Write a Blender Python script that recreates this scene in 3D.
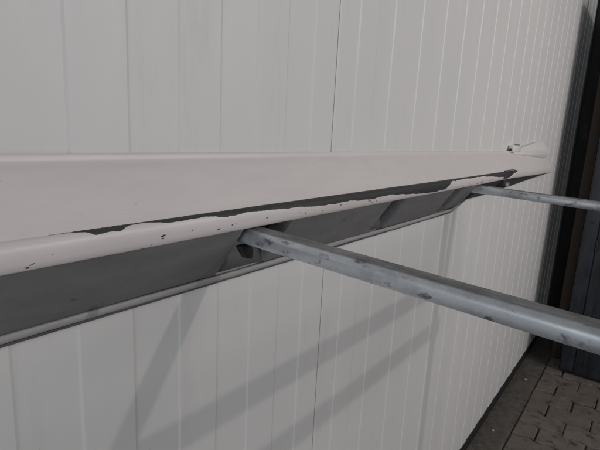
import bpy, bmesh, math, random
from mathutils import Matrix, Vector
random.seed(7)
for o in list(bpy.data.objects): bpy.data.objects.remove(o)
scene = bpy.context.scene
col = scene.collection
EYE = 1.61                                  # eye height over the floor; z below is measured from the eye

# ------------------------------------------------------------------ camera
cam_data = bpy.data.cameras.new('camera'); cam = bpy.data.objects.new('camera', cam_data); col.objects.link(cam)
right = Vector((0.61020564, -0.79062899, 0.05054581)); up = Vector((0.13036922, 0.16314021, 0.9779515))
back = -Vector((0.78144286, 0.59016191, -0.20262276))
m = Matrix((right, up, back)).transposed().to_4x4(); m.translation = Vector((0, -0.55, EYE))
cam.matrix_world = m
cam_data.sensor_width = 36.0; cam_data.sensor_fit = 'HORIZONTAL'; cam_data.lens = 36.0*461/600
cam_data.clip_start = 0.02; cam_data.clip_end = 60
scene.camera = cam

# ------------------------------------------------------------------ light: hall ceiling lamps and the bounce of a pale hall
world = bpy.data.worlds.new('World'); scene.world = world; world.use_nodes = True
bg = world.node_tree.nodes['Background']; bg.inputs[0].default_value = (0.93, 0.96, 1.0, 1); bg.inputs[1].default_value = 0.13
def lamp(name, kind, loc, target, energy, color, **kw):
    l = bpy.data.lights.new(name, kind); l.energy = energy; l.color = color
    for k, v in kw.items(): setattr(l, k, v)
    o = bpy.data.objects.new(name, l); col.objects.link(o); o.location = loc
    o.rotation_euler = (Vector(target)-Vector(loc)).to_track_quat('-Z', 'Y').to_euler()
    return o
lamp('hall_lamp', 'POINT', (1.88, -4.4, EYE+1.76), (1, 0, 1), 80, (1.0, 0.965, 0.935), shadow_soft_size=0.05)
lamp('ceiling_light', 'AREA', (2.3, -2.9, EYE+.9), (2.0, 0, 1.3), 37, (1.0, 0.965, 0.95), shape='RECTANGLE', size=2.6, size_y=1.6)
lamp('open_gate_daylight', 'AREA', (-5.0, -2.0, EYE+.1), (.5, -.1, 1.5), 84, (0.86, 0.93, 1.0), shape='RECTANGLE', size=2.4, size_y=2.6)
scene.view_settings.view_transform = 'Standard'; scene.view_settings.look = 'None'
scene.view_settings.gamma = 1.0; scene.view_settings.use_curve_mapping = False
scene.view_settings.exposure = 0.0
scene.render.engine = 'CYCLES'

# ------------------------------------------------------------------ helpers
def finish(o, parent, label=None, cat=None, kind=None, group=None):
    col.objects.link(o)
    if parent is not None:
        o.parent = parent
    if label: o['label'] = label
    if cat: o['category'] = cat
    if kind: o['kind'] = kind
    if group: o['group'] = group
    return o
def wloc(o):
    v = Vector(o.location)
    return v if o.parent is None else v + wloc(o.parent)
def mk(name, verts, faces, mat, parent=None, smooth=False, fix=True, **kw):
    """verts in eye-level coordinates; stored relative to the parent"""
    off = Vector((0, 0, EYE)) - (wloc(parent) if parent else Vector((0, 0, 0)))
    me = bpy.data.meshes.new(name)
    me.from_pydata([tuple(Vector(v)+off) for v in verts], [], faces); me.update()
    if fix:
        bm = bmesh.new(); bm.from_mesh(me); bmesh.ops.recalc_face_normals(bm, faces=bm.faces); bm.to_mesh(me); bm.free()
    if smooth:
        for p in me.polygons: p.use_smooth = True
    if mat: me.materials.append(mat)
    return finish(bpy.data.objects.new(name, me), parent, **kw)
def empty(name, loc, **kw):
    o = bpy.data.objects.new(name, None); o.location = (loc[0], loc[1], loc[2]+EYE); o.empty_display_size = .1
    return finish(o, None, **kw)
def bevel(o, w, seg=2, ang=30):
    b = o.modifiers.new('bevel', 'BEVEL'); b.width = w; b.segments = seg; b.limit_method = 'ANGLE'; b.angle_limit = math.radians(ang)
    for p in o.data.polygons: p.use_smooth = True
    return o
def box(name, lo, hi, mat, parent=None, bev=0, **kw):
    x0, y0, z0 = lo; x1, y1, z1 = hi
    v = [(x0,y0,z0),(x1,y0,z0),(x1,y1,z0),(x0,y1,z0),(x0,y0,z1),(x1,y0,z1),(x1,y1,z1),(x0,y1,z1)]
    f = [(0,3,2,1),(4,5,6,7),(0,1,5,4),(1,2,6,5),(2,3,7,6),(3,0,4,7)]
    o = mk(name, v, f, mat, parent, **kw)
    if bev: bevel(o, bev)
    return o
def rrect(w, h, r, n=6):
    pts = []
    for cx, cy, a0 in ((w/2-r, h/2-r, 0), (-w/2+r, h/2-r, 90), (-w/2+r, -h/2+r, 180), (w/2-r, -h/2+r, 270)):
        for k in range(n+1):
            a = math.radians(a0+90*k/n); pts.append((cx+r*math.cos(a), cy+r*math.sin(a)))
    return pts
def tube(name, p0, p1, w, h, r, mat, parent, wall=None, smooth=True, seg=1, **kw):
    """hollow rounded-rectangle tube from p0 to p1 (w across, h upright)"""
    p0 = Vector(p0); p1 = Vector(p1); d = (p1-p0).normalized()
    ref = Vector((0,0,1)) if abs(d.z) < .9 else Vector((1,0,0))
    a = d.cross(ref).normalized(); b = a.cross(d).normalized()
    o_ = rrect(w, h, r); t = wall or .0025; i_ = rrect(w-2*t, h-2*t, max(r-t, .0008))
    n = len(o_); V = []; F = []
    rings = [(p0+(p1-p0)*k/seg, o_) for k in range(seg+1)]+[(p1, i_), (p0, i_)]
    for c, pr in rings:
        for x, y in pr: V.append(c+a*x+b*y)
    R_ = len(rings)
    for k in range(R_):
        k2 = (k+1) % R_
        for j in range(n):
            F.append((k*n+j, k*n+(j+1) % n, k2*n+(j+1) % n, k2*n+j))
    o = mk(name, V, F, mat, parent, smooth=True, **kw)
    me = o.data
    se = me.attributes.new('sharp_edge', 'BOOLEAN', 'EDGE')
    for e in me.edges:
        va, vb = e.vertices[0]//n, e.vertices[1]//n
        if va == vb and va in (0, seg, seg+1, seg+2): se.data[e.index].value = True
    return o

# ------------------------------------------------------------------ materials
class NT:
    def __init__(s, name):
        s.m = bpy.data.materials.new(name); s.m.use_nodes = True; s.t = s.m.node_tree; s.n = s.t.nodes; s.l = s.t.links
        s.b = s.n['Principled BSDF']
    def add(s, typ, **kw):
        n = s.n.new(typ)
        for k, v in kw.items(): setattr(n, k, v)
        return n
    def link(s, a, b): s.l.new(a, b)
    def val(s, sock, v):
        if hasattr(v, 'is_output'): s.l.new(v, sock)
        else: sock.default_value = v
    def math(s, op, a, b=0.0, c=None, clamp=False):
        n = s.add('ShaderNodeMath', operation=op, use_clamp=clamp); s.val(n.inputs[0], a); s.val(n.inputs[1], b)
        if c is not None: s.val(n.inputs[2], c)
        return n.outputs[0]
    def obj(s): return s.add('ShaderNodeTexCoord').outputs['Object']
    def mapping(s, vec, scale=(1,1,1), loc=(0,0,0)):
        n = s.add('ShaderNodeMapping'); s.link(vec, n.inputs[0]); n.inputs['Scale'].default_value = scale; n.inputs['Location'].default_value = loc
        return n.outputs[0]
    def noise(s, vec, scale, detail=4, rough=.6):
        n = s.add('ShaderNodeTexNoise'); s.link(vec, n.inputs['Vector']); n.inputs['Scale'].default_value = scale
        n.inputs['Detail'].default_value = detail; n.inputs['Roughness'].default_value = rough
        return n.outputs['Fac']
    def ramp(s, fac, stops):
        n = s.add('ShaderNodeValToRGB'); s.link(fac, n.inputs[0]); e = n.color_ramp.elements
        while len(e) < len(stops): e.new(.5)
        for k, (p, c) in enumerate(stops):
            e[k].position = p; e[k].color = (c, c, c, 1) if isinstance(c, (int, float)) else (*c, 1)
        return n.outputs[0]
    def mix(s, fac, a, b):
        n = s.add('ShaderNodeMix', data_type='RGBA'); s.val(n.inputs[0], fac)
        for sock, v in ((n.inputs[6], a), (n.inputs[7], b)):
            if hasattr(v, 'is_output'): s.l.new(v, sock)
            else: sock.default_value = (*v, 1)
        return n.outputs[2]
    def bump(s, h, strength=.2, dist=.001):
        n = s.add('ShaderNodeBump'); n.inputs['Strength'].default_value = strength; n.inputs['Distance'].default_value = dist
        s.link(h, n.inputs['Height']); s.link(n.outputs[0], s.b.inputs['Normal'])
    def set(s, **kw):
        for k, v in kw.items():
            s_ = s.b.inputs[k.replace('_', ' ')]
            if hasattr(v, 'is_output'): s.l.new(v, s_)
            else: s_.default_value = (*v, 1) if isinstance(v, tuple) and len(v) == 3 else v
def mottled(name, c0, c1, scale=20, rough=(.45, .6), metallic=0, bump=.15, stretch=(1,1,1), bdist=.001, fine=140):
    t = NT(name); v = t.mapping(t.obj(), stretch)
    n = t.noise(v, scale, 6, .65); f = t.noise(v, fine, 3, .6)
    t.set(Base_Color=t.ramp(n, [(.3, c0), (.7, c1)]), Roughness=t.ramp(n, [(.3, rough[0]), (.7, rough[1])]), Metallic=metallic)
    t.bump(f, bump, bdist)
    return t.m

def wall_material():
    t = NT('coated_wall_steel'); v = t.obj()
    n = t.noise(v, 2.2, 3, .5); n2 = t.noise(t.mapping(v, (9, 9, 1.2)), 4, 5, .7); sp = t.noise(v, 95, 2, .5)
    c = t.mix(t.math('MULTIPLY', n2, .5), (.80, .785, .77), (.755, .74, .727))
    c = t.mix(t.ramp(n, [(.35, 0), (.75, .30)]), c, (.76, .755, .765))
    c = t.mix(t.ramp(sp, [(.775, 0), (.79, .45)]), c, (.45, .42, .38))
    sm = t.noise(t.mapping(v, (2.4, 2.4, .5)), 3.1, 7, .75); c = t.mix(t.ramp(sm, [(.56, 0), (.80, .35)]), c, (.56, .53, .50))
    sc = t.noise(t.mapping(v, (40, 40, 3.0), (3, 1, 2)), 4, 3, .6); c = t.mix(t.ramp(sc, [(.70, 0), (.80, .22)]), c, (.50, .48, .46))
    t.set(Base_Color=c, Roughness=t.ramp(sm, [(.4, .40), (.75, .58)]), Specular_IOR_Level=.45)
    t.bump(t.noise(v, 160, 2, .5), .05, .0006)
    return t.m
MAT_WALL = wall_material()

def galvanised(name, dark=1.0):
    t = NT(name); v = t.obj()
    vo = t.add('ShaderNodeTexVoronoi'); t.link(t.mapping(v, (1, .55, 1)), vo.inputs['Vector']); vo.inputs['Scale'].default_value = 95
    sp = t.add('ShaderNodeSeparateColor'); t.link(vo.outputs['Color'], sp.inputs[0])
    n = t.noise(t.mapping(v, (1, .35, 1)), 42, 6, .7); st = t.noise(t.mapping(v, (1, .6, 1)), 60, 5, .66)
    c = t.ramp(n, [(.30, (.46*dark, .475*dark, .50*dark)), (.70, (.70*dark, .72*dark, .75*dark))])
    c = t.mix(t.math('MULTIPLY', sp.outputs[0], .28), c, (.75*dark, .77*dark, .80*dark))
    c = t.mix(t.ramp(t.noise(v, 13, 5, .7), [(.48, 0), (.70, .6)]), c, (.22, .225, .235))
    c = t.mix(t.ramp(st, [(.565, 0), (.67, .8)]), c, (.10, .10, .105))
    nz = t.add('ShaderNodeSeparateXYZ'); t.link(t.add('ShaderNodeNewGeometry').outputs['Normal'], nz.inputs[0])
    upward_tone = t.math('MULTIPLY', t.ramp(nz.outputs[2], [(.80, 0), (.95, 1)]), t.ramp(n, [(.25, .95), (.75, .6)]))  # upward-facing surfaces get a darker, rougher, less metallic tone
    c = t.mix(upward_tone, c, (.080, .075, .07))
    t.set(Base_Color=c, Metallic=t.math('SUBTRACT', .55, t.math('MULTIPLY', upward_tone, .5)), Roughness=t.math('ADD', t.ramp(n, [(.3, .44), (.7, .26)]), t.math('MULTIPLY', upward_tone, .3)))
    t.bump(t.math('ADD', t.math('MULTIPLY', n, .7), t.math('MULTIPLY', sp.outputs[1], .3)), .22, .0012)
    return t.m
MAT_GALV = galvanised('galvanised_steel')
MAT_BLACK = mottled('black_rubber', (.012, .012, .013), (.028, .027, .028), 30, (.55, .75))
MAT_GREY = None

# wear along the lip: fraction of the lip's girth that lost its paint, along the length (metres)
WEAR = [(0, 0), (0.199, 0), (0.21, 0), (0.232, 0.06), (0.243, 0.1), (0.252, 0.2), (0.279, 0.21), (0.3, 0.08), (0.317, 0.08), (0.352, 0.19), (0.372, 0.19), (0.405, 0.16), (0.436, 0.23), (0.496, 0.22), (0.573, 0.27), (0.719, 0.38), (0.753, 0.34), (0.872, 0.43), (0.951, 0.37), (1.116, 0.56), (1.222, 0.62), (1.305, 0.55), (1.345, 0.2), (1.442, 0.18), (1.648, 0.18), (1.821, 0.35), (1.977, 0.5), (2.15, 0.2), (2.2, 0), (2.4, 0)]
LIP = 0.0467
def paint_material():
    t = NT('worn_white_paint')
    uv = t.add('ShaderNodeUVMap', uv_map='length_girth').outputs[0]
    s = t.add('ShaderNodeSeparateXYZ'); t.link(uv, s.inputs[0]); u, v = s.outputs[0], s.outputs[1]
    fc = t.add('ShaderNodeFloatCurve'); cu = fc.mapping.curves[0]
    while len(cu.points) < len(WEAR): cu.points.new(.5, .5)
    for p, (x, w) in zip(cu.points, WEAR): p.location = (x/2.4, w); p.handle_type = 'VECTOR'
    fc.mapping.update()
    t.link(t.math('DIVIDE', u, 2.4), fc.inputs['Value'])
    ov = t.obj()
    rag = t.noise(t.mapping(ov, (1, 2, 2)), 26, 4, .55); rag2 = t.noise(ov, 190, 3, .6)
    wig = t.math('ADD', t.math('MULTIPLY', t.math('SUBTRACT', rag, .5), .010), t.math('MULTIPLY', t.math('SUBTRACT', rag2, .5), .0016))
    width = t.math('MULTIPLY', fc.outputs[0], LIP*1.2)
    gate = t.math('GREATER_THAN', fc.outputs[0], .004)
    edge = t.math('ADD', width, t.math('MULTIPLY', wig, t.math('MINIMUM', t.math('MULTIPLY', fc.outputs[0], 6.0), 1.0)))
    below = t.math('LESS_THAN', v, edge)
    top = t.math('GREATER_THAN', v, t.math('MULTIPLY', t.math('SUBTRACT', rag2, .62), .0022))
    worn = t.math('MULTIPLY', t.math('MULTIPLY', below, top), gate)
    # loose chips along the lower rim of the lip and few on its belly
    ch = t.noise(t.mapping(ov, (.55, 1, 1)), 130, 3, .55)
    rim = t.math('MULTIPLY', t.math('GREATER_THAN', v, .024), t.math('LESS_THAN', v, .047))
    patch = t.noise(t.mapping(ov, (1, .2, .2)), 5.2, 2, .5)
    chips = t.math('MULTIPLY', t.math('MULTIPLY', t.math('GREATER_THAN', t.math('ADD', ch, t.math('MULTIPLY', patch, .28)), .826), rim), 1.0)
    rec = t.add('ShaderNodeAttribute', attribute_name='bare').outputs['Fac']
    bare = t.math('MAXIMUM', t.math('MAXIMUM', worn, chips), t.math('GREATER_THAN', t.math('ADD', rec, t.math('MULTIPLY', wig, 18)), .5))
    dn = t.noise(t.mapping(ov, (2.5, 9, 9)), 4, 5, .65); fine = t.noise(t.mapping(ov, (6, 60, 60)), 6, 4, .7)
    pc = t.mix(t.ramp(dn, [(.35, 0), (.72, 1)]), (.80, .742, .728), (.75, .70, .69))
    pc = t.mix(t.ramp(fine, [(.60, 0), (.80, .35)]), pc, (.50, .46, .45))
    dirt = t.noise(ov, 70, 4, .7)
    pc = t.mix(t.ramp(dirt, [(.69, 0), (.76, .4)]), pc, (.33, .29, .27))
    bc = t.mix(t.ramp(t.noise(t.mapping(ov, (3, 30, 30)), 9, 5, .7), [(.3, 0), (.75, 1)]), (.030, .029, .032), (.058, .055, .058))
    t.set(Base_Color=t.mix(bare, pc, bc), Roughness=t.math('ADD', t.math('MULTIPLY', bare, .22), t.math('ADD', .34, t.math('MULTIPLY', dn, .16))))
    t.bump(t.math('ADD', t.math('MULTIPLY', bare, -1.0), t.math('MULTIPLY', t.noise(ov, 120, 3, .6), .10)), .55, .0009)
    return t.m
MAT_PAINT = paint_material()
def grey_material(name, c0, c1):
    t = NT(name); v = t.obj()
    n = t.noise(t.mapping(v, (2.2, 8, 8)), 5, 6, .68); sc = t.noise(t.mapping(v, (2, 40, 40)), 8, 4, .75); dk = t.noise(v, 30, 4, .6)
    c = t.mix(t.ramp(n, [(.32, 0), (.72, 1)]), c0, c1)
    c = t.mix(t.ramp(sc, [(.66, 0), (.78, .4)]), c, tuple(x*1.7 for x in c1))
    c = t.mix(t.ramp(dk, [(.64, 0), (.72, .5)]), c, tuple(x*.4 for x in c0))
    t.set(Base_Color=c, Roughness=t.ramp(n, [(.3, .46), (.7, .62)]))
    t.bump(t.math('ADD', n, t.noise(v, 170, 2, .5)), .12, .001)
    return t.m
MAT_GREY = grey_material('grey_moulded_plastic', (.17, .168, .172), (.235, .230, .232))
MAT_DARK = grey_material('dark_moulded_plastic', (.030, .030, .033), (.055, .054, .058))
MAT_SHADE_BACKING = grey_material('grey_backing_and_shade', (.10, .098, .10), (.15, .148, .15))  # grey of the back plate and of the added shadow strip
MAT_TRIM = grey_material('pale_trim_paint', (.34, .33, .332), (.40, .388, .386))

# ------------------------------------------------------------------ floor
MAT_SAND = mottled('sandy_joint', (.018, .016, .014), (.055, .048, .040), 60, (.8, .95), bump=.6, bdist=.004)
floor = mk('floor', [(-6, -9, 0-EYE), (4.9, -9, -EYE), (4.9, .3, -EYE), (-6, .3, -EYE)], [(0, 1, 2, 3)], MAT_SAND, kind='structure')
def paver_material():
    t = NT('worn_concrete_paver'); v = t.obj()
    info = t.add('ShaderNodeObjectInfo').outputs['Random']
    mv = t.add('ShaderNodeVectorMath', operation='ADD'); t.link(v, mv.inputs[0])
    cv = t.add('ShaderNodeCombineXYZ'); t.link(t.math('MULTIPLY', info, 37.0), cv.inputs[0]); t.link(t.math('MULTIPLY', info, 11.0), cv.inputs[1]); t.link(cv.outputs[0], mv.inputs[1])
    v = mv.outputs[0]
    n = t.noise(v, 14, 6, .7); w = t.noise(v, 11, 6, .72); g = t.noise(v, 180, 3, .7)
    c = t.mix(t.ramp(n, [(.3, 0), (.7, 1)]), (.105, .088, .078), (.190, .158, .138))
    c = t.mix(t.ramp(w, [(.56, 0), (.64, .8)]), c, (.032, .028, .025))
    c = t.mix(t.ramp(g, [(.55, 0), (.75, .4)]), c, (.21, .19, .165))
    c = t.mix(t.math('MULTIPLY', info, .35), c, (.09, .07, .056))
    t.set(Base_Color=c, Roughness=t.ramp(w, [(.55, .85), (.68, .5)]))
    t.bump(t.math('ADD', n, t.math('MULTIPLY', g, .6)), .5, .004)
    return t.m
MAT_PAVER = paver_material()
PL, PW = .230, .150
def paver_mesh(length):
    g = .003; L = length/2-g; W = PW/2-g; A = .008
    ys = [-L, -L*.80, -L*.60, -L*.22, -L*.02+.0, L*.18, L*.38, L*.60, L*.78, L]
    per = PL
    def wave(y):
        ph = ((y+length/2) % (PL/2))/(PL/2)
        return A*(1 if .15 < ph < .42 else -1 if .65 < ph < .92 else (ph+.08)/.115-1 if ph <= .15 else 1-2*(ph-.42)/.23 if ph <= .65 else -1+(ph-.92)/.115)
    ys = [-L+2*L*k/18 for k in range(19)]
    pts = [(W+wave(y), y) for y in ys]+[(-W+wave(y), y) for y in reversed(ys)]
    n = len(pts); c = .006; V = []; F = []
    for z, s in ((0, 0), (.022, 0), (.028, c)):
        for x, y in pts:
            cx = wave(y); sx = x-cx
            V.append((cx+sx*(1-s/abs(W)), y*(1-s/L), z))
    for k in range(2):
        for j in range(n): F.append((k*n+j, k*n+(j+1) % n, (k+1)*n+(j+1) % n, (k+1)*n+j))
    h = n//2
    for j in range(h-1): F.append((2*n+j, 2*n+j+1, 2*n+n-2-j, 2*n+n-1-j))
    me = bpy.data.meshes.new('paver'); me.from_pydata(V, [], F); me.update()
    bm = bmesh.new(); bm.from_mesh(me); bmesh.ops.recalc_face_normals(bm, faces=bm.faces); bm.to_mesh(me); bm.free()
    me.materials.append(MAT_PAVER)
    return me
pm = paver_mesh(PL); hm = paver_mesh(PL/2)
for r in range(27):
    x = .72+r*PW
    for k in range(8):
        y = -.150-PL/2-k*PL+(PL/2 if r % 2 else 0)
        if y+PL/2 > -.10: continue
        o = bpy.data.objects.new('paver', pm); o.location = (x+random.uniform(-.002, .002), y+random.uniform(-.002, .002), -.014+random.uniform(-.003, .003))
        o.rotation_euler = (random.uniform(-.012, .012), random.uniform(-.012, .012), random.uniform(-.012, .012))
        finish(o, floor)
# half pavers closing every second row, and the mortar strip along the wall
MAT_MORTAR = mottled('gritty_mortar', (.062, .055, .047), (.130, .115, .098), 24, (.8, .95), bump=.8, bdist=.006, fine=120)
for r in range(1, 27, 2):
    o = bpy.data.objects.new('half_paver', hm); o.location = (.72+r*PW+random.uniform(-.002, .002), -.150-PL/4, -.014+random.uniform(-.003, .003))
    o.rotation_euler = (random.uniform(-.012, .012), random.uniform(-.012, .012), random.uniform(-.012, .012))
    finish(o, floor)
sv = []; sf = []; nx, ny = 120, 6
for i in range(nx+1):
    for j in range(ny+1):
        sv.append((-.6+4.9*i/nx, -.146*j/ny-.002, -EYE+.010+random.uniform(-.0025, .0025)-(.008 if j == ny else 0)))
for i in range(nx):
    for j in range(ny): sf.append((i*(ny+1)+j, (i+1)*(ny+1)+j, (i+1)*(ny+1)+j+1, i*(ny+1)+j+1))
mk('mortar_strip', sv, sf, MAT_MORTAR, floor, smooth=True)
# pale pebbles lying on it
MAT_PEBBLE = mottled('pale_pebble', (.35, .34, .31), (.5, .49, .45), 40, (.7, .85))
for k in range(2):
    x, y, s = [(3.272, -0.081, .010), (2.532, -0.068, .0065)][k]
    bm = bmesh.new(); bmesh.ops.create_icosphere(bm, subdivisions=2, radius=s)
    for v in bm.verts: v.co = Vector((v.co.x*random.uniform(.9, 1.2), v.co.y*random.uniform(.8, 1.1), v.co.z*.7))
    me = bpy.data.meshes.new('pebble'); bm.to_mesh(me); bm.free(); me.materials.append(MAT_PEBBLE)
    o = bpy.data.objects.new('pebble', me); o.location = (x, y, .0105+s*.45)
    places = ['larger pale pebble on the mortar strip, farther along toward the cabinet', 'smaller pale pebble on the mortar strip close to the bottom picture edge']
    finish(o, None, label=places[k], cat='pebble', group='pebbles on the mortar strip')

# ------------------------------------------------------------------ wall of coated steel panels
wall = empty('panel_wall', (1.6, 0, -EYE), label='white ribbed sandwich panel wall behind the worn skirt', cat='wall')
PITCH = .0795; JOINT = .827; PANEL = PITCH*10
Z0, Z1 = -EYE+.07, 1.9
ZS = [Z0, -.6, .4, Z1]
def panel(n):
    x0 = JOINT+n*PANEL; g = .0016; st = .0018; bw = .0038; gl = .0006 if n == 1 else g; gr = .0006 if n == 0 else g
    P = [(x0+gl, .012), (x0+gl, .0025), (x0+gl+.0022, st+.0004), (x0+gl+.005, st)]
    for k in range(1, 10):
        x = x0+k*PITCH
        if k % 2: P += [(x-bw/2, st), (x+bw/2, 0)]           # steps forward: edge turned to the left
        else: P += [(x-bw/2, 0), (x+bw/2, st)]               # steps back: edge turned to the right
    P += [(x0+PANEL-gr-.005, P[-1][1]), (x0+PANEL-gr-.0022, P[-1][1]+.0004), (x0+PANEL-gr, .0035), (x0+PANEL-gr, .012)]
    V = [(x, y, z) for z in ZS for x, y in P]; k = len(P); F = []
    for r in range(len(ZS)-1):
        for j in range(k-1): F.append((r*k+j, r*k+j+1, (r+1)*k+j+1, (r+1)*k+j))
    # back sheet closes the panel
    b = len(V); xa, xb = x0+g, x0+PANEL-g
    V += [(xa, .06, Z0), (xb, .06, Z0), (xb, .06, Z1), (xa, .06, Z1)]
    F += [(b, b+3, b+2, b+1)]
    return mk('wall_panel', V, F, MAT_WALL, wall, fix=False)
for n in range(-4, 5): panel(n)
MAT_BASE = mottled('black_base_rail', (.010, .010, .011), (.026, .025, .024), 25, (.5, .8))
box('joint_backing', (JOINT-4*PANEL, .0125, Z0), (JOINT+5*PANEL, .056, Z1), MAT_BASE, wall) 
bs = box('base_rail', (JOINT-4*PANEL, -.004, -EYE+.002), (JOINT+5*PANEL, .05, Z0-.001), MAT_BASE, wall, bev=.002)

# ------------------------------------------------------------------ dark end of the hall
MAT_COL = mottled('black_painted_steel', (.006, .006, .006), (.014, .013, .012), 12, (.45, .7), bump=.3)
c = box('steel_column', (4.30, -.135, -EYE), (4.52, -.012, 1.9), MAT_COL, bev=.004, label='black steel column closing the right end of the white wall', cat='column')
MAT_END = mottled('dark_end_wall', (.010, .010, .011), (.022, .022, .024), 6, (.6, .8))  # near-black base colour over the whole end wall
ew = box('end_wall', (4.60, -4.0, -EYE), (4.75, .05, 1.9), MAT_END, label='dark wall behind the column and steel cabinet', cat='wall')
MAT_WOOD = mottled('brown_weathered_wood', (.026, .018, .013), (.052, .036, .025), 14, (.6, .85), bump=.5, stretch=(14, 14, 1), bdist=.002)
box('wooden_plank', (3.79, -.212, -EYE), (3.825, -.148, 1.25), MAT_WOOD, bev=.003, label='upright brown wooden plank between black column and steel cabinet', cat='plank')
MAT_STEEL = mottled('slate_blue_steel', (.018, .021, .026), (.040, .046, .057), 9, (.35, .6), bump=.25, stretch=(3, 3, .8), metallic=.2)
cab = empty('steel_cabinet', (3.75, -.6, -EYE), label='dark slate blue steel cabinet standing right of the wooden plank', cat='cabinet')
bevel(box('carcass', (3.572, -1.02, -EYE+.03), (4.1, -.232, .95), MAT_STEEL, cab), .004)
box('plinth', (3.60, -1.0, -EYE), (4.08, -.25, -EYE+.03), MAT_BASE, cab)
for y0, y1 in ((-.318, -.240), (-.650, -.324), (-1.012, -.656)):
    dpanel = bevel(box('door' if y1 < -.3 else 'side_stile', (3.556, y0, -EYE+.045), (3.5715, y1, .93), MAT_STEEL, cab), .003)
    if y1 < -.3:
        for zz in (-.05, -.65, -1.25):
            bevel(box('hinge', (3.546, y1-.006, zz-.04), (3.5565, y1+.004, zz+.04), MAT_BASE, dpanel), .002)
        bevel(box('handle', (3.536, y0+.03, -.50), (3.5565, y0+.05, -.36), MAT_BASE, dpanel), .003)
        bevel(box('raised_field', (3.551, y0+.07, -1.5), (3.5565, y1-.05, .86), MAT_STEEL, dpanel), .004)
for z in (-.85, -.5, -.1, .3):
    bm = bmesh.new(); bmesh.ops.create_cone(bm, cap_ends=True, segments=10, radius1=.009, radius2=.006, depth=.006)
    me = bpy.data.meshes.new('rivet'); bm.to_mesh(me); bm.free(); me.materials.append(MAT_BASE)
    o = bpy.data.objects.new('rivet', me); o.location = Vector((3.553, -.280, z+EYE))-wloc(cab); o.rotation_euler = (0, math.radians(-90), 0); finish(o, cab)

# ------------------------------------------------------------------ rack of galvanised tubes
rack = empty('tube_rack', (.9, -.8, -EYE), label='galvanised steel tube rack whose two arms carry the worn skirt', cat='rack')
def arm(xc, d0, d1, z0, z1):
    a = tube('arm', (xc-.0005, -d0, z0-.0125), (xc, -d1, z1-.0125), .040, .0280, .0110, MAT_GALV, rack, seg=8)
    dd = (z1-z0)/(d1-d0)
    e = tube('end_plug', (xc, -d0-.012, z0+dd*.012-.0125), (xc, -d0+.004, z0-.0125), .0345, .0225, .0085, MAT_BLACK, a, wall=.0105) 
    return a
arm(.524, .046, .64, -.1545, -.178)
arm(1.668, .046, .70, -.1600, -.178)
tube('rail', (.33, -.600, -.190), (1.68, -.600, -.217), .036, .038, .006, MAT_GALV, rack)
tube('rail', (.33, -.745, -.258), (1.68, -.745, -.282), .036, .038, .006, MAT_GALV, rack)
for x in (.355, 1.625):
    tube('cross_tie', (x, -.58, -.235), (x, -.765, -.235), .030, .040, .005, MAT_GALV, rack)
for x, y, zt in ((.355, -.672, -.15), (1.625, -.672, .09)):
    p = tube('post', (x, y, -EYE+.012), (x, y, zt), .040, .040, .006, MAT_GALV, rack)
    box('foot_plate', (x-.06, y-.06, -EYE+.002), (x+.06, y+.06, -EYE+.022), MAT_GALV, p, bev=.003)

# ------------------------------------------------------------------ the worn skirt
skirt = empty('side_skirt', (1.3, -.04, -.255), label='long white vehicle side skirt with scraped black edge, resting on tubes', cat='side skirt')
CTRL = [(.0030, -.0470), (.0030, -.0425), (.0050, -.0412), (.0085, -.0418), (.0102, -.0450), (.0116, -.0500),   # flange
        (.0160, -.0535), (.0260, -.0605), (.0395, -.0755), (.0540, -.0940), (.0660, -.1110), (.0725, -.1188),      # face
        (.0750, -.1186), (.0800, -.1205), (.0832, -.1250), (.0842, -.1310), (.0837, -.1380), (.0820, -.1445), (.0782, -.1497), (.0715, -.1515)]
CREASE = 11
def catmull(P, sub, a, b):
    out = []
    for i in range(a, b):
        p0 = P[max(i-1, a)]; p1 = P[i]; p2 = P[i+1]; p3 = P[min(i+2, b)]
        for k in range(sub):
            t = k/sub; q = []
            for c_ in range(2):
                q.append(.5*(2*p1[c_]+(p2[c_]-p0[c_])*t+(2*p0[c_]-5*p1[c_]+4*p2[c_]-p3[c_])*t*t+(3*p1[c_]-p0[c_]-3*p2[c_]+p3[c_])*t**3))
            out.append(tuple(q))
    return out
prof = catmull(CTRL, 3, 0, 6)+catmull(CTRL, 4, 6, 11); ci = len(prof)
prof += catmull(CTRL, 4, 11, 19)+[CTRL[-1]]
arc = [0]
for i in range(1, len(prof)): arc.append(arc[-1]+math.dist(prof[i], prof[i-1]))
vg = [a-arc[ci] for a in arc]; lip_len = vg[-1]
def sstep(a, b, x):
    t = max(0, min(1, (x-a)/(b-a))); return t*t*(3-2*t)
def droop(X): return -.0035*(X-.4)
XEND = 3.22
def section(X):
    """(d, z, bare) of every profile point at length X"""
    out = []
    t = max(0, min(1, (X-2.1)/(XEND-2.1)))
    endf = math.sqrt(max(0, 1-max(0, (X-(XEND-.09))/.09)**2))
    for i, (d, z) in enumerate(prof):
        q = max(0, vg[i]/lip_len); bare = 0
        if i >= ci:
            xl = 1.985-.05*q-.035*math.sin(math.pi*q)*-1*-.6; xr = 2.175-.17*q
            mm = sstep(xl, xl+.025, X)*(1-sstep(xr-.03, xr, X))
            mm *= min(1, q*6)
            d -= .017*mm; z += .004*mm; bare = sstep(xl-.004, xl+.012, X)*(1-sstep(xr-.016, xr, X))
            z -= .013*t*q
        wave = .0007*math.sin(X*5.1+1)+.0004*math.sin(X*13+d*60)
        f = (1-.42*t)
        d2 = .003+(d-.003)*f*(.06+.94*endf) if d > .003 else d
        if i < ci: z -= .010*t*max(0, (d-.012)/.06)
        else: z -= .010*t
        out.append((d2+wave*min(1, d/.03), z+droop(X), bare))
    return out
xs = []
x = -.45
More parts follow.
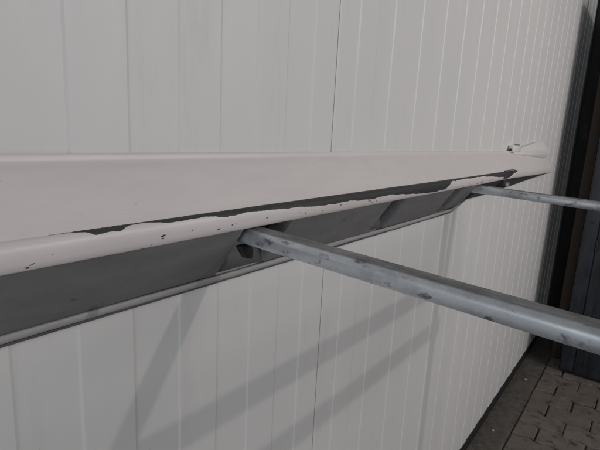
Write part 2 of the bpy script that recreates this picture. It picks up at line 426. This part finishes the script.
while x < XEND-1e-6:
    xs.append(x); x += .004 if 1.9 < x < 2.2 else .006 if x > XEND-.1 else .03
xs.append(XEND)
V = []; B = []
for X in xs:
    for d, z, b in section(X): V.append((X, -d, z)); B.append(b)
np_ = len(prof); F = []
for i in range(len(xs)-1):
    for j in range(np_-1): F.append((i*np_+j, i*np_+j+1, (i+1)*np_+j+1, (i+1)*np_+j))
body = mk('body_shell', V, F, MAT_PAINT, skirt, smooth=True, fix=False)
me = body.data
if me.polygons[len(prof)//3].normal.y > 0: me.flip_normals()
uvl = me.uv_layers.new(name='length_girth')
for l in me.loops:
    vi = l.vertex_index; uvl.data[l.index].uv = (xs[vi//np_], vg[vi % np_])
at = me.attributes.new('bare', 'FLOAT', 'POINT')
for k, b in enumerate(B): at.data[k].value = b
se = me.attributes.new('sharp_edge', 'BOOLEAN', 'EDGE')
for e in me.edges:
    a, b = e.vertices
    if a % np_ == ci and b % np_ == ci: se.data[e.index].value = True
so = body.modifiers.new('thickness', 'SOLIDIFY'); so.thickness = .0028; so.offset = -1

# underside panels between the slots
def under(x0, x1, mat, zb=-.238, name='underside_panel', db=.0150, taper=0):
    g = .0005
    def pt(X, s, n):                       # s along the face from lip to foot, n into the hollow
        t = max(0, min(1, (X-2.1)/(XEND-2.1))); f = 1-.42*t
        a = Vector((-(.003+(.0765-.003)*f), -.1500-.023*t)); b = Vector((-db, zb+taper*(X-x0)))
        p = a+(b-a)*s; dr = (b-a).normalized(); nn = Vector((dr.y, -dr.x)); nn = nn if nn.y > 0 else -nn
        bulge = .0006*math.sin(math.pi*s)
        p = p-nn*bulge+nn*n
        return (X, p.x, p.y+droop(X))
    NS = 8; rows = []
    N = max(2, int((x1-x0)/.05)); V = []; F = []
    X_ = [(x0, .030), (x0+.0005, .004), (x0+.0035, 0)]+[(x0+(x1-x0)*k/N, 0) for k in range(1, N)]+[(x1-.0035, 0), (x1-.0005, .004), (x1, .030)]
    for X, n in X_:
        for s in range(NS+1): V.append(pt(X, s/NS, n))
    for i in range(len(X_)-1):
        for s in range(NS): F.append((i*(NS+1)+s, i*(NS+1)+s+1, (i+1)*(NS+1)+s+1, (i+1)*(NS+1)+s))
    o = mk(name, V, F, mat, skirt, smooth=False, fix=False)
    if o.data.polygons[len(F)//2].normal.z > 0: o.data.flip_normals()
    s_ = o.modifiers.new('thickness', 'SOLIDIFY'); s_.thickness = .0022; s_.offset = -1
    return o
for x0, x1 in ((-.45, .492), (.602, .985), (1.062, 1.415), (1.495, 1.632)):
    under(x0, x1, MAT_GREY, zb=-.2365 if x1 < 1.6 else -.232)
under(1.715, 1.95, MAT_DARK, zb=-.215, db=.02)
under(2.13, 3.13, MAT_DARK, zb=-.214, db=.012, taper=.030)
# inner back plate, seen through the slots
V = []; F = []
XB = [-.44+.02*k for k in range(int(2.30/.02))]
for X in XB:
    e = sstep(1.60, 1.86, X)
    for d, z in ((.0055, -.06), (.0075, -.15), (.0085, -.215+.03*e), (.012, -.235+.035*e)): V.append((X, -d, z+droop(X)))
for i in range(len(XB)-1):
    for j in range(3): F.append((i*4+j, i*4+j+1, i*4+j+5, i*4+j+4))
bp = mk('back_plate', V, F, MAT_SHADE_BACKING, skirt, smooth=True, fix=False)
s_ = bp.modifiers.new('thickness', 'SOLIDIFY'); s_.thickness = .002; s_.offset = 0
# lower flange: pale rolled trim running along the foot
V = []; F = []
FP = [(.0100, -.2385), (.0150, -.2388), (.0162, -.2402), (.0164, -.2450), (.0156, -.2480), (.0120, -.2490), (.0080, -.2485), (.0075, -.2420)]
XF = [-.45+.03*k for k in range(int(2.28/.03))]
for X in XF:
    e = sstep(1.55, 1.83, X); sh = 1-.65*e
    for d, z in FP: V.append((X, -(.004+(d-.004)*sh), -.2435+(z+.2435)*sh+.034*e+droop(X)+.0006*math.sin(X*9)))
k = len(FP)
for i in range(len(XF)-1):
    for j in range(k): F.append((i*k+j, i*k+(j+1) % k, (i+1)*k+(j+1) % k, (i+1)*k+j))
F += [tuple(range(k)), tuple((len(XF)-1)*k+j for j in range(k))]
mk('lower_flange', V, F, MAT_TRIM, skirt, smooth=True)
# added dark strip standing in for the shadow line under the flange
V = []; F = []
for X in XF:
    e = sstep(1.55, 1.80, X); sh = 1-.7*e
    for d, z in ((.0012, -.2505), (.0125, -.2494), (.0115, -.2530), (.0012, -.2552)): V.append((X, -d*(1-.5*e)-.0004, -.2435+(z+.2435)*sh+.034*e+droop(X)))
for i in range(len(XF)-1):
    for j in range(4): F.append((i*4+j, i*4+(j+1) % 4, (i+1)*4+(j+1) % 4, (i+1)*4+j))
mk('shadow_strip', V, F, MAT_SHADE_BACKING, skirt)

# flared wing at the far end
V = []; F = []
NU, NV = 26, 10
for i in range(NU+1):
    t = i/NU; X = 2.33+.70*t
    zt = -.038+.042*(sstep(-.1, .85, t))-.026*sstep(.85, 1.0, t)**2+.006*t
    zbm = -.060-.034*t
    for j in range(NV+1):
        s = j/NV
        ridge = .010+.030*math.sin(math.pi*min(1, s*1.05+.1))*t**.6+.016*s*t
        crease = -.006*math.exp(-((s-.36)/.10)**2)*(1-t*.6)
        end = math.sqrt(max(0, 1-max(0, (t-.86)/.14)**2))
        V.append((X, -(.005+(ridge+crease)*(.15+.85*end)+.006*(1-s)), zbm+(zt-zbm)*s+droop(X)*.4))
for i in range(NU):
    for j in range(NV): F.append((i*(NV+1)+j, (i+1)*(NV+1)+j, (i+1)*(NV+1)+j+1, i*(NV+1)+j+1))
MAT_WING = None
def plain_paint():
    t = NT('white_paint'); v = t.obj(); n = t.noise(v, 14, 5, .65); d = t.noise(v, 60, 4, .7)
    c = t.mix(t.ramp(n, [(.35, 0), (.7, 1)]), (.86, .83, .815), (.80, .775, .765))
    c = t.mix(t.ramp(d, [(.66, 0), (.75, .5)]), c, (.35, .32, .30))
    t.set(Base_Color=c, Roughness=.4); t.bump(t.noise(v, 120, 2, .5), .08, .0008)
    return t.m
MAT_WING = plain_paint()
wing = mk('end_wing', V, F, MAT_WING, skirt, smooth=True, fix=False)
if wing.data.polygons[NV*4+3].normal.y > 0: wing.data.flip_normals()
s_ = wing.modifiers.new('thickness', 'SOLIDIFY'); s_.thickness = .003; s_.offset = -1
clip = bevel(box('clip', (2.275, -.028, -.052), (2.405, -.004, -.022), MAT_WING, skirt), .005, 3)
box('clip_slot', (2.262, -.019, -.047), (2.2765, -.008, -.036), MAT_BLACK, clip, bev=.003)
box('clip_slot', (2.350, -.024, -.0225), (2.395, -.008, -.0165), MAT_BLACK, clip, bev=.003)
# black retaining tab beside the near arm, and the bolted bracket beyond the far arm
tv = [(x, -d, z) for d in (.044, .058) for x, z in ((.502, -.1840), (.524, -.1840), (.532, -.194), (.529, -.209), (.517, -.206))]
t0 = mk('retaining_tab', tv, [(0,1,2,3,4), (9,8,7,6,5)]+[(k, (k+1) % 5, (k+1) % 5+5, k+5) for k in range(5)], MAT_BLACK, skirt); bevel(t0, .0015)
br = bevel(box('bracket', (1.99, -.074, -.190), (2.11, -.030, -.160), MAT_BLACK, skirt), .005)
MAT_BOLT = mottled('bright_zinc', (.45, .45, .44), (.62, .62, .60), 60, (.3, .45), metallic=.8)
bm = bmesh.new(); bmesh.ops.create_cone(bm, cap_ends=True, segments=6, radius1=.009, radius2=.008, depth=.012)
me = bpy.data.meshes.new('bolt'); bm.to_mesh(me); bm.free(); me.materials.append(MAT_BOLT)
o = bpy.data.objects.new('bolt', me); o.location = Vector((2.02, -.080, -.178+EYE))-wloc(br); o.rotation_euler = (math.radians(90), 0, 0); finish(o, br)
